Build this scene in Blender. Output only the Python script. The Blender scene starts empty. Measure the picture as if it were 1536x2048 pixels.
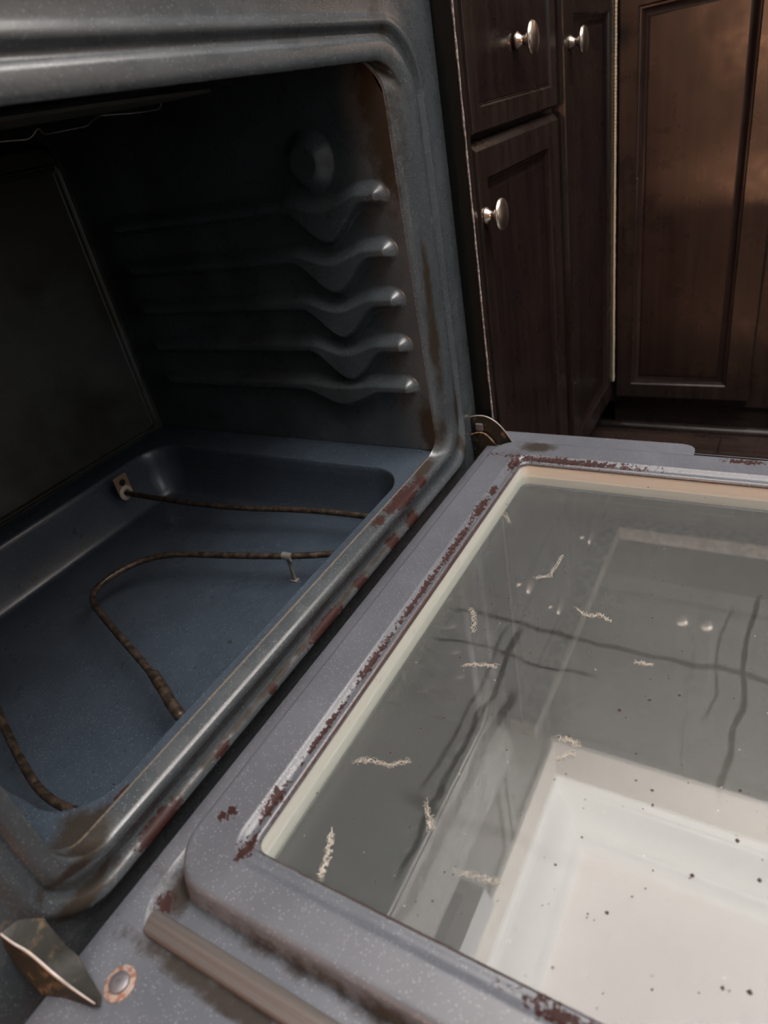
import bpy, math, random
import numpy as np
from mathutils import Vector, Matrix, noise as mnoise
random.seed(7)
rng = np.random.default_rng(7)
S = bpy.context.scene
COL = S.collection
PI = math.pi

# ------------------------------------------------------------------ camera
R3 = ((0.4810868, -0.85900145, -0.17513421),
      (-0.53496884, -0.12938976, -0.83490517),
      (0.69452418, 0.4953532, -0.52178671))      # rows: right, down, forward
CAMLOC = Vector((-0.62029, -0.35066, 0.36370))
cd = bpy.data.cameras.new('camera')
cam = bpy.data.objects.new('camera', cd); COL.objects.link(cam)
M = Matrix.Identity(4)
for r in range(3):
    M[r][0] = R3[0][r]; M[r][1] = -R3[1][r]; M[r][2] = -R3[2][r]; M[r][3] = CAMLOC[r]
cam.matrix_world = M
cd.sensor_fit = 'VERTICAL'; cd.sensor_height = 24; cd.sensor_width = 18
cd.lens = 24 * 1317.4 / 2048
cd.clip_start = 0.01
cd.dof.use_dof = True; cd.dof.focus_distance = 0.66; cd.dof.aperture_fstop = 4.0
S.camera = cam

# ------------------------------------------------------------------ world, lights, exposure
S.view_settings.view_transform = 'Standard'; S.view_settings.look = 'None'
S.view_settings.gamma = 1.0; S.view_settings.use_curve_mapping = False
S.view_settings.exposure = 0.0
w = bpy.data.worlds.new('world'); S.world = w; w.use_nodes = True
bg = w.node_tree.nodes['Background']
bg.inputs[0].default_value = (0.85, 0.92, 1.0, 1); bg.inputs[1].default_value = 0.6

def area(name, loc, target, sx, sy, power, color, shape='RECTANGLE'):
    l = bpy.data.lights.new(name, 'AREA'); l.shape = shape; l.size = sx; l.size_y = sy
    l.energy = power; l.color = color
    o = bpy.data.objects.new(name, l); COL.objects.link(o); o.location = loc
    o.rotation_euler = (Vector(target) - Vector(loc)).to_track_quat('-Z', 'Y').to_euler()
    return o
area('daylight_through_window', (-0.9, -4.1, 1.05), (-0.9, 0, 1.35), 1.5, 1.1, 9, (0.90, 0.95, 1.0))
area('added_ceiling_uplight', (0.25, -1.15, 0.95), (0.32, -0.85, 2.4), 0.9, 0.5, 245, (1.0, 0.97, 0.95))  # added unseen upward light that brightens the ceiling, no fitting built
cfill = area('added_ceiling_fill', (-0.45, -0.98, 2.25), (-0.45, -0.95, 0), 1.1, 0.5, 24, (0.97, 0.98, 1.0))  # added unseen fill light giving direct light from above
ucl = area('under_cabinet_light', (1.1365, -0.45, 0.9935), (1.26, -0.45, 0), 0.028, 1.2, 4, (1.0, 0.60, 0.36))
cfill.rotation_euler = (0, 0, 0); ucl.rotation_euler = (0, 0, 0)
area('warm_lamp_light', (-2.45, -0.12, 0.42), (0.6, -0.3, -0.1), 0.20, 0.20, 19, (1.0, 0.46, 0.24))
S.cycles.max_bounces = 10; S.cycles.diffuse_bounces = 4; S.cycles.glossy_bounces = 5
S.cycles.transmission_bounces = 8; S.cycles.transparent_max_bounces = 14
S.cycles.caustics_reflective = False; S.cycles.caustics_refractive = False
S.cycles.sample_clamp_indirect = 3.0; S.cycles.use_adaptive_sampling = False
S.cycles.use_guiding = True; S.cycles.use_surface_guiding = True; S.cycles.guiding_training_samples = 64
try:
    S.cycles.use_denoising = True; S.cycles.denoiser = 'OPENIMAGEDENOISE'
except Exception: pass

# ------------------------------------------------------------------ node helpers
class NT:
    def __init__(s, name):
        s.m = bpy.data.materials.new(name); s.m.use_nodes = True
        s.t = s.m.node_tree; s.p = s.t.nodes['Principled BSDF']; s.out = s.t.nodes['Material Output']
        s.co = s.n('ShaderNodeTexCoord').outputs['Object']
    def n(s, ty, **kw):
        x = s.t.nodes.new(ty)
        for k, v in kw.items(): setattr(x, k, v)
        return x
    def set(s, inp, v):
        if hasattr(v, 'is_output') or isinstance(v, bpy.types.NodeSocket): s.t.links.new(v, inp)
        else: inp.default_value = v
    def math(s, op, a, b=0.0, c=None, clamp=False):
        x = s.n('ShaderNodeMath', operation=op); x.use_clamp = clamp
        s.set(x.inputs[0], a); s.set(x.inputs[1], b)
        if c is not None: s.set(x.inputs[2], c)
        return x.outputs[0]
    def noise(s, scale, detail=3, rough=0.6, vec=None, dist=0.0):
        x = s.n('ShaderNodeTexNoise'); s.set(x.inputs['Vector'], vec or s.co)
        x.inputs['Scale'].default_value = scale; x.inputs['Detail'].default_value = detail
        x.inputs['Roughness'].default_value = rough; x.inputs['Distortion'].default_value = dist
        return x.outputs['Fac']
    def step(s, v, lo, hi, a=0.0, b=1.0):
        x = s.n('ShaderNodeMapRange', interpolation_type='SMOOTHSTEP'); s.set(x.inputs[0], v)
        x.inputs[1].default_value = lo; x.inputs[2].default_value = hi
        x.inputs[3].default_value = a; x.inputs[4].default_value = b
        return x.outputs[0]
    def mix(s, f, a, b):
        x = s.n('ShaderNodeMix', data_type='RGBA'); s.set(x.inputs[0], f)
        s.set(x.inputs[6], a if not isinstance(a, tuple) else (*a[:3], 1))
        s.set(x.inputs[7], b if not isinstance(b, tuple) else (*b[:3], 1))
        return x.outputs[2]
    def scale(s, v):
        x = s.n('ShaderNodeMapping'); s.set(x.inputs[0], s.co); x.inputs['Scale'].default_value = v
        return x.outputs[0]
    def sep(s):
        x = s.n('ShaderNodeSeparateXYZ'); s.set(x.inputs[0], s.co); return x.outputs
    def bump(s, h, strength=0.2, dist=0.001):
        x = s.n('ShaderNodeBump'); x.inputs['Strength'].default_value = strength
        x.inputs['Distance'].default_value = dist; s.set(x.inputs['Height'], h)
        s.set(s.p.inputs['Normal'], x.outputs[0])
    def P(s, **kw):
        for k, v in kw.items():
            k = k.replace('_', ' ')
            s.set(s.p.inputs[k], (*v, 1) if isinstance(v, tuple) and len(v) == 3 else v)
    def blob(s, c, r, nz, amp=0.9, soft=0.12):
        """irregular mask round point c with radii r"""
        a = s.n('ShaderNodeVectorMath', operation='SUBTRACT'); s.set(a.inputs[0], s.co); a.inputs[1].default_value = c
        b = s.n('ShaderNodeVectorMath', operation='DIVIDE'); s.set(b.inputs[0], a.outputs[0]); b.inputs[1].default_value = r
        l = s.n('ShaderNodeVectorMath', operation='LENGTH'); s.set(l.inputs[0], b.outputs[0])
        v = s.math('MULTIPLY_ADD', nz, amp * 2, l.outputs['Value'])       # length + 2*amp*noise
        return s.step(v, 1 + amp - soft, 1 + amp + soft, 1.0, 0.0)
    def blobs(s, lst, nz, amp, soft):
        m = None
        for c, r in lst:
            b = s.blob(c, r, nz, amp, soft)
            m = b if m is None else s.math('MAXIMUM', m, b)
        return m

def plain(name, col, rough=0.5, metal=0.0, **kw):
    k = NT(name); k.P(Base_Color=col, Roughness=rough, Metallic=metal)
    for a, b in kw.items(): k.P(**{a: b})
    return k.m

def enamel(name, base=(0.037, 0.043, 0.047), speck=0.55, rust=(), brown=(), grime=None, edge=(), rough=0.30, crumbs=0.985, ramp=1.4):
    k = NT(name)
    big = k.noise(9, 3)
    col = k.mix(k.step(big, 0.35, 0.7), base, tuple(c * 1.25 for c in base))
    v = k.n('ShaderNodeTexVoronoi'); k.set(v.inputs['Vector'], k.co); v.inputs['Scale'].default_value = 680
    sp = k.step(v.outputs['Distance'], 0.10, 0.34, 1.0, 0.0)
    cs = k.n('ShaderNodeSeparateColor'); k.set(cs.inputs[0], v.outputs['Color'])
    sp = k.math('MULTIPLY', sp, k.step(cs.outputs[0], 0.45, 0.95, 0.0, speck))
    col = k.mix(sp, col, (0.33, 0.37, 0.40))
    nz = k.noise(260, 5, 0.75); nz2 = k.noise(60, 4, 0.65)
    dirt = None
    if grime:                                   # (colour, lo, hi)
        g = k.step(k.noise(7, 5, 0.6), grime[1], grime[2], 0.0, grime[3])
        col = k.mix(g, col, grime[0])
    if brown:
        b = k.blobs(brown, nz2, 0.9, 0.42)
        col = k.mix(k.math('MULTIPLY', b, 0.85), col, (0.018, 0.011, 0.0045)); dirt = b
    if rust:
        b = k.blobs(rust, nz, ramp, 0.14)
        col = k.mix(b, col, k.mix(k.noise(300, 2), (0.014, 0.004, 0.004), (0.035, 0.012, 0.009)))
        dirt = b if dirt is None else k.math('MAXIMUM', dirt, b)
    for c, r, colr, am in edge:
        b = k.blob(c, r, nz, 1.0, 0.35)
        col = k.mix(k.math('MULTIPLY', b, am), col, colr)
    if crumbs:
        v2 = k.n('ShaderNodeTexVoronoi'); k.set(v2.inputs['Vector'], k.co); v2.inputs['Scale'].default_value = 230
        c2 = k.n('ShaderNodeSeparateColor'); k.set(c2.inputs[0], v2.outputs['Color'])
        d = k.math('MULTIPLY', k.step(k.math('MULTIPLY_ADD', nz, 0.3, v2.outputs['Distance']), 0.22, 0.42, 1.0, 0.0), k.step(c2.outputs[1], crumbs, crumbs + 0.01))
        col = k.mix(k.math('MULTIPLY', d, 0.8), col, (0.012, 0.010, 0.010))
    rg = k.step(k.noise(25, 4), 0.3, 0.7, rough - 0.05, rough + 0.10)
    if dirt is not None: rg = k.math('MULTIPLY_ADD', dirt, 0.25, rg)
    k.P(Base_Color=col, Roughness=rg, Coat_Weight=0.2, Coat_Roughness=0.15)
    if dirt is not None: k.P(Coat_Weight=k.math('MULTIPLY_ADD', dirt, -0.2, 0.2), Specular_IOR_Level=k.math('MULTIPLY_ADD', dirt, -0.3, 0.5))
    k.bump(k.noise(60, 2), 0.10, 0.0006)
    return k.m

# ------------------------------------------------------------------ mesh helpers
def link(name, me, mat=None, parent=None, smooth=True, auto=None):
    o = bpy.data.objects.new(name, me); COL.objects.link(o)
    if mat: me.materials.append(mat)
    if parent is not None: o.parent = parent
    if smooth:
        me.polygons.foreach_set('use_smooth', [True] * len(me.polygons))
        if auto is not None: me.set_sharp_from_angle(angle=math.radians(auto))
    return o

def mesh(name, v, f, mat=None, parent=None, smooth=True, auto=35):
    me = bpy.data.meshes.new(name)
    me.from_pydata([tuple(map(float, p)) for p in v], [], [tuple(int(i) for i in q) for q in f]); me.update()
    return link(name, me, mat, parent, smooth, auto)

class MB:
    def __init__(s): s.v = []; s.f = []
    def add(s, v, f):
        n = len(s.v); s.v += [tuple(p) for p in v]; s.f += [tuple(i + n for i in q) for q in f]; return s
    def box(s, x0, x1, y0, y1, z0, z1, b=0.0):
        if b <= 0:
            v = [(x, y, z) for x in (x0, x1) for y in (y0, y1) for z in (z0, z1)]
            return s.add(v, [(0, 1, 3, 2), (4, 6, 7, 5), (0, 4, 5, 1), (2, 3, 7, 6), (0, 2, 6, 4), (1, 5, 7, 3)])
        import bmesh
        bm = bmesh.new(); bmesh.ops.create_cube(bm, size=1)
        for q in bm.verts: q.co = Vector(((x0 + x1) / 2 + q.co.x * (x1 - x0), (y0 + y1) / 2 + q.co.y * (y1 - y0), (z0 + z1) / 2 + q.co.z * (z1 - z0)))
        bmesh.ops.bevel(bm, geom=bm.edges[:], offset=b, segments=2, affect='EDGES', profile=0.5)
        bm.verts.index_update()
        s.add([tuple(q.co) for q in bm.verts], [tuple(q.index for q in f.verts) for f in bm.faces]); bm.free(); return s
    def tube(s, pts, r, n=12, cap=True):
        pts = [Vector(p) for p in pts]; rs = r if isinstance(r, (list, tuple)) else [r] * len(pts)
        prev = None; base = len(s.v); up = None
        for i, p in enumerate(pts):
            d = (pts[min(i + 1, len(pts) - 1)] - pts[max(i - 1, 0)]).normalized()
            if up is None:
                up = d.orthogonal().normalized()
            up = (up - d * up.dot(d)).normalized(); sd = d.cross(up)
            for k in range(n):
                a = 2 * PI * k / n; s.v.append(tuple(p + (up * math.cos(a) + sd * math.sin(a)) * rs[i]))
        for i in range(len(pts) - 1):
            for k in range(n):
                a = base + i * n + k; b = base + i * n + (k + 1) % n
                s.f.append((a, b, b + n, a + n))
        if cap:
            s.f.append(tuple(base + k for k in reversed(range(n)))); e = base + (len(pts) - 1) * n
            s.f.append(tuple(e + k for k in range(n)))
        return s
    def lathe(s, prof, org, ax, n=28):
        """prof: (radius, height) along axis"""
        org = Vector(org); ax = Vector(ax).normalized(); u = ax.orthogonal().normalized(); w_ = ax.cross(u); base = len(s.v)
        for r, h in prof:
            for k in range(n):
                a = 2 * PI * k / n; s.v.append(tuple(org + ax * h + (u * math.cos(a) + w_ * math.sin(a)) * max(r, 1e-5)))
        for i in range(len(prof) - 1):
            for k in range(n):
                a = base + i * n + k; b = base + i * n + (k + 1) % n; s.f.append((a, b, b + n, a + n))
        s.f.append(tuple(base + k for k in reversed(range(n)))); e = base + (len(prof) - 1) * n
        s.f.append(tuple(e + k for k in range(n)))
        return s
    def prism(s, poly, d):
        """solid: 3D polygon poly extruded by vector d"""
        n = len(poly); d = Vector(d); base = len(s.v)
        s.v += [tuple(p) for p in poly] + [tuple(Vector(p) + d) for p in poly]
        s.f.append(tuple(base + i for i in reversed(range(n)))); s.f.append(tuple(base + n + i for i in range(n)))
        for i in range(n):
            j = (i + 1) % n; s.f.append((base + i, base + j, base + n + j, base + n + i))
        return s
    def build(s, name, mat, parent=None, smooth=True, auto=35): return mesh(name, s.v, s.f, mat, parent, smooth, auto)

def smooth_path(pts, n=8, closed=False):
    """Catmull-Rom"""
    P_ = [Vector(p) for p in pts]; out = []
    for i in range(len(P_) - 1):
        a = P_[max(i - 1, 0)]; b = P_[i]; c = P_[i + 1]; d = P_[min(i + 2, len(P_) - 1)]
        for k in range(n):
            t = k / n
            out.append(0.5 * ((2 * b) + (c - a) * t + (2 * a - 5 * b + 4 * c - d) * t * t + (-a + 3 * b - 3 * c + d) * t ** 3))
    out.append(P_[-1]); return out

def fillet(pts, r, n=8):
    """polyline with rounded corners"""
    P_ = [Vector(p) for p in pts]; out = [P_[0]]
    for i in range(1, len(P_) - 1):
        rr = r[i] if isinstance(r, (list, tuple)) else r
        a = (P_[i - 1] - P_[i]); b = (P_[i + 1] - P_[i]); la = min(rr, a.length * .49); lb = min(rr, b.length * .49)
        p0 = P_[i] + a.normalized() * la; p1 = P_[i] + b.normalized() * lb
        for k in range(n + 1):
            t = k / n; out.append(p0 * (1 - t) ** 2 + P_[i] * 2 * t * (1 - t) + p1 * t * t)
    out.append(P_[-1]); return out

def ring_surface(name, rings, mat, parent=None, arc=14, close_first=False, close_last=False, auto=60, seg=1):
    """rings: dicts with a0,a1 (extent on axis a), b0,b1 (extent on axis b), r (one radius or four: b0a1,b1a1,b1a0,b0a0),
       c (height, one value or per side: b0,a1,b1,a0), plane map f(a,b,c)->xyz"""
    V = []; n = None
    for g in rings:
        a0, a1, b0, b1 = g['a0'], g['a1'], g['b0'], g['b1']
        r = g.get('r', 0.01); r = r if isinstance(r, (list, tuple)) else (r,) * 4
        c = g['c']; c = c if isinstance(c, (list, tuple)) else (c,) * 4
        f = g['f']; pts = []
        cs = [((a1, b0), -PI / 2, r[0], c[0], c[1]), ((a1, b1), 0, r[1], c[1], c[2]), ((a0, b1), PI / 2, r[2], c[2], c[3]), ((a0, b0), PI, r[3], c[3], c[0])]
        for (ca, cb), st, rr, c0, c1 in cs:
            oa = ca - rr if ca == a1 else ca + rr; ob = cb - rr if cb == b1 else cb + rr
            for k in range(arc + 1):
                t = k / arc; an = st + t * PI / 2; s_ = t * t * (3 - 2 * t)
                pts.append(f(oa + rr * math.cos(an), ob + rr * math.sin(an), c0 + (c1 - c0) * s_))
        n = len(pts); V += pts
    F = []
    for i in range(len(rings) - 1):
        for k in range(n):
            a = i * n + k; b = i * n + (k + 1) % n; F.append((a, b, b + n, a + n))
    if close_first: F.append(tuple(reversed(range(n))))
    if close_last: F.append(tuple((len(rings) - 1) * n + k for k in range(n)))
    return mesh(name, V, F, mat, parent, True, auto)

def grid(name, U, Vv, fn, mat, parent=None, flip=False, auto=None):
    uu, vv = np.meshgrid(U, Vv, indexing='ij'); P_ = fn(uu, vv); nu, nv = uu.shape
    v = np.stack(P_, -1).reshape(-1, 3).astype(np.float32)
    i = np.arange(nu - 1)[:, None] * nv + np.arange(nv - 1)[None, :]
    f = np.stack([i, i + nv, i + nv + 1, i + 1] if not flip else [i, i + 1, i + nv + 1, i + nv], -1).reshape(-1, 4)
    me = bpy.data.meshes.new(name)
    me.vertices.add(len(v)); me.vertices.foreach_set('co', v.ravel())
    me.loops.add(f.size); me.loops.foreach_set('vertex_index', f.ravel().astype(np.int32))
    me.polygons.add(len(f)); me.polygons.foreach_set('loop_start', np.arange(0, f.size, 4, dtype=np.int32))
    me.update(calc_edges=True); me.validate()
    return link(name, me, mat, parent, True, auto)

def sst(x, a, b):
    t = np.clip((x - a) / (b - a), 0, 1); return t * t * (3 - 2 * t)

def thing(name, label, cat, loc=(0, 0, 0), group=None):
    o = bpy.data.objects.new(name, None); COL.objects.link(o); o.empty_display_size = 0.05
    o['label'] = label; o['category'] = cat
    if group: o['group'] = group
    return o
def tag(o, label, cat, group=None, kind=None):
    o['label'] = label; o['category'] = cat
    if group: o['group'] = group
    if kind: o['kind'] = kind
    return o
def struct(o): o['kind'] = 'structure'; return o

# ------------------------------------------------------------------ materials
def wood(name, a, b, rough=0.28, axis='z', spots=False):
    k = NT(name)
    sc = {'z': (60, 60, 3.0), 'y': (60, 3.0, 60), 'x': (3.0, 60, 60)}[axis]
    g = k.noise(1.0, 3, 0.55, k.scale(sc), 0.4)
    g2 = k.noise(1.0, 1, 0.5, k.scale(tuple(q * 3 for q in sc)))
    col = k.mix(k.step(g, 0.30, 0.72), a, b)
    col = k.mix(k.step(g2, 0.5, 0.8, 0.0, 0.55), col, tuple(c * 0.45 for c in a))
    blot = k.step(k.noise(5, 3), 0.45, 0.75, 0.0, 0.3)
    col = k.mix(blot, col, tuple(c * 1.6 for c in b))
    if spots:
        v2 = k.n('ShaderNodeTexVoronoi'); k.set(v2.inputs['Vector'], k.co); v2.inputs['Scale'].default_value = 110
        c2 = k.n('ShaderNodeSeparateColor'); k.set(c2.inputs[0], v2.outputs['Color'])
        d = k.math('MULTIPLY', k.step(v2.outputs['Distance'], 0.04, 0.10, 1.0, 0.0), k.step(c2.outputs[1], 0.93, 0.94))
        col = k.mix(k.math('MULTIPLY', d, 0.5), col, (0.25, 0.22, 0.2))
    k.P(Base_Color=col, Roughness=k.step(k.noise(18, 4), 0.3, 0.7, rough - 0.05, rough + 0.09), Coat_Weight=0.08, Coat_Roughness=0.2, Specular_IOR_Level=0.26)
    return k.m
WOOD = wood('espresso_wood', (0.009, 0.006, 0.005), (0.018, 0.012, 0.010))
WOODP = wood('espresso_wood_panel', (0.007, 0.0044, 0.0042), (0.015, 0.0088, 0.0075), 0.30)
WOODY = wood('espresso_wood_horizontal', (0.008, 0.006, 0.005), (0.017, 0.011, 0.009), axis='y')
DARKW = wood('dark_floor_wood', (0.014, 0.009, 0.008), (0.030, 0.019, 0.015), 0.25, 'y')
RAW = plain('raw_wood_edge', (0.50, 0.42, 0.30), 0.7)
k = NT('dusty_edge'); k.P(Base_Color=k.mix(k.step(k.noise(300, 3), 0.4, 0.65), (0.10, 0.09, 0.085), (0.30, 0.28, 0.27)), Roughness=0.7); DUSTY = k.m
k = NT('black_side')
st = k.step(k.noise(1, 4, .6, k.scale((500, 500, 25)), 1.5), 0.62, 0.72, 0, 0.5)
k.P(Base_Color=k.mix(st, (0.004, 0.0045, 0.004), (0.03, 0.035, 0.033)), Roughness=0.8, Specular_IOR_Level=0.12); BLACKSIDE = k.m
NICKEL = plain('brushed_nickel', (0.62, 0.55, 0.48), 0.26, 1.0)

chips = [((-0.0632, -0.012, -0.004), (0.011, 0.009, 0.006)), ((-0.098, -0.010, -0.003), (0.026, 0.010, 0.009)), ((-0.110, -0.008, -0.003), (0.018, 0.008, 0.006)),
         ((-0.098, -0.013, -0.034), (0.013, 0.008, 0.010)), ((-0.143, -0.013, -0.034), (0.011, 0.008, 0.009)), ((-0.150, -0.006, -0.003), (0.010, 0.006, 0.005)),
         ((-0.128, -0.007, -0.003), (0.008, 0.006, 0.005)), ((-0.275, -0.014, -0.034), (0.030, 0.006, 0.006)), ((-0.213, -0.014, -0.034), (0.010, 0.006, 0.006)),
         ((-0.492, -0.014, -0.034), (0.020, 0.008, 0.007)), ((-0.425, -0.014, -0.034), (0.008, 0.004, 0.004)), ((-0.36, -0.014, -0.034), (0.006, 0.004, 0.004))]
browns = [((-0.529, -0.004, 0.014), (0.014, 0.012, 0.018)), ((-0.538, -0.008, -0.0005), (0.026, 0.012, 0.0055)), ((-0.517, -0.004, 0.004), (0.012, 0.010, 0.006)),
          ((0.012, 0.0, 0.020), (0.014, 0.010, 0.035)), ((0.026, -0.004, 0.19), (0.008, 0.010, 0.05)), ((0.014, 0.006, 0.345), (0.018, 0.014, 0.085)), ((0.022, 0, 0.12), (0.012, 0.02, 0.05)),
          ((-0.553, -0.012, -0.026), (0.030, 0.006, 0.008)), ((0.055, -0.008, 0.01), (0.008, 0.02, 0.05)), ((-0.30, -0.011, -0.032), (0.22, 0.004, 0.002)), ((-0.04, -0.005, -0.002), (0.02, 0.008, 0.008))]
seam = [((-0.26, 0.000, 0.0), (0.34, 0.0009, 0.004), (0.16, 0.125, 0.09), 0.6)]
ENFRAME = enamel('enamel_frame', rough=0.24, rust=chips, brown=browns, edge=seam)
ENIN = enamel('enamel_cavity_wall', (0.044, 0.047, 0.042), 0.30, grime=((0.022, 0.018, 0.010), 0.42, 0.62, 0.75),
              brown=[((0, 0.010, 0.33), (0.05, 0.035, 0.10)), ((0, 0.004, 0.05), (0.02, 0.020, 0.05)), ((0, 0.3, 0.08), (0.03, 0.16, 0.02))], rough=0.33)
k = NT('enamel_cavity_side')
ENSIDE = enamel('enamel_cavity_side', (0.048, 0.057, 0.062), 0.6, grime=((0.018, 0.017, 0.012), 0.45, 0.65, 0.45),
              brown=[((0, 0.002, 0.37), (0.05, 0.024, 0.09)), ((0, 0.002, 0.03), (0.02, 0.012, 0.035))], rough=0.28, crumbs=0.93)
ENPAN = enamel('enamel_pan', (0.032, 0.042, 0.055), 0.5, grime=((0.020, 0.020, 0.018), 0.60, 0.78, 0.4),
               brown=[((-0.529, 0.004, 0.0), (0.020, 0.018, 0.02)), ((-0.517, 0.002, 0.0), (0.014, 0.012, 0.02))], rust=[((-0.496, 0.003, -0.001), (0.007, 0.0016, 0.004))])
doorchips = [((-0.465, -0.0605, -0.03), (0.004, 0.004, 0.01)), ((-0.469, -0.0565, -0.03), (0.004, 0.003, 0.01)), ((-0.480, -0.086, -0.032), (0.010, 0.004, 0.01)),
             ((-0.30, -0.081, -0.033), (0.030, 0.0025, 0.01)), ((-0.21, -0.081, -0.033), (0.055, 0.0024, 0.01)), ((-0.13, -0.081, -0.033), (0.045, 0.0028, 0.01)),
             ((-0.06, -0.080, -0.033), (0.020, 0.004, 0.01)), ((-0.02, -0.080, -0.033), (0.01, 0.003, 0.01)), ((-0.38, -0.082, -0.033), (0.03, 0.0022, 0.01)),
             ((0.058, -0.14, -0.033), (0.005, 0.08, 0.01)), ((0.089, -0.326, -0.03), (0.004, 0.018, 0.01)), ((-0.4847, -0.300, -0.031), (0.005, 0.022, 0.01)),
             ((-0.445, -0.082, -0.033), (0.014, 0.004, 0.01)), ((0.045, -0.083, -0.033), (0.014, 0.007, 0.01)), ((-0.528, -0.050, -0.045), (0.007, 0.005, 0.01))]
doorbrown = [((-0.512, -0.20, -0.044), (0.012, 0.15, 0.008)), ((-0.552, -0.15, -0.047), (0.007, 0.12, 0.004)), ((-0.520, -0.055, -0.045), (0.014, 0.010, 0.01)), ((0.085, -0.10, -0.03), (0.012, 0.02, 0.006))]
seam2 = [((-0.215, -0.089, -0.034), (0.27, 0.0012, 0.003), (0.035, 0.014, 0.010), 0.9), ((-0.479, -0.2, -0.034), (0.0012, 0.12, 0.003), (0.03, 0.014, 0.01), 0.8)]
ENDOOR = enamel('enamel_door', (0.078, 0.083, 0.095), 0.8, rust=doorchips, brown=doorbrown, edge=seam2, rough=0.33, ramp=3.0)
k = NT('cream_enamel'); k.P(Base_Color=k.mix(k.step(k.noise(120, 3), 0.62, 0.75, 0, 0.35), (0.62, 0.62, 0.55), (0.40, 0.36, 0.28)), Roughness=0.4); CREAM = k.m
k = NT('element_steel'); k.P(Base_Color=k.mix(k.step(k.noise(140, 4), 0.35, 0.7), (0.030, 0.022, 0.016), (0.10, 0.07, 0.05)), Metallic=0.55, Roughness=k.step(k.noise(90, 3), .3, .7, .32, .55))
k.bump(k.noise(500, 2), 0.2, 0.0003); ELEM = k.m
k = NT('gasket_metal'); g = k.noise(1, 3, .6, k.scale((700, 6, 700)))
k.P(Base_Color=k.mix(g, (0.09, 0.08, 0.075), (0.20, 0.18, 0.17)), Metallic=0.4, Roughness=0.36); GASK = k.m
k = NT('rusty_dark_metal')
n1 = k.noise(90, 5, .7)
c = k.mix(k.step(n1, 0.52, 0.68), (0.012, 0.012, 0.009), (0.10, 0.065, 0.035))
c = k.mix(k.step(n1, 0.68, 0.76), c, (0.32, 0.16, 0.09))
k.P(Base_Color=c, Metallic=0.3, Roughness=0.5); k.bump(n1, 0.4, 0.001); HINGE = k.m
k = NT('worn_steel_edge'); k.P(Base_Color=k.mix(k.noise(200, 3), (0.22, 0.19, 0.17), (0.45, 0.42, 0.4)), Metallic=0.7, Roughness=0.45); STEEL = k.m
k = NT('grime_crust'); k.P(Base_Color=k.mix(k.noise(300, 3), (0.05, 0.035, 0.02), (0.30, 0.18, 0.10)), Roughness=0.8); CRUST = k.m
SCREWM = plain('screw_steel', (0.16, 0.15, 0.16), 0.45, 0.6)
k = NT('washer_ring'); k.P(Base_Color=k.mix(k.step(k.noise(260, 3), .45, .6), (0.26, 0.20, 0.17), (0.18, 0.08, 0.05)), Roughness=0.5); WASH = k.m

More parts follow.
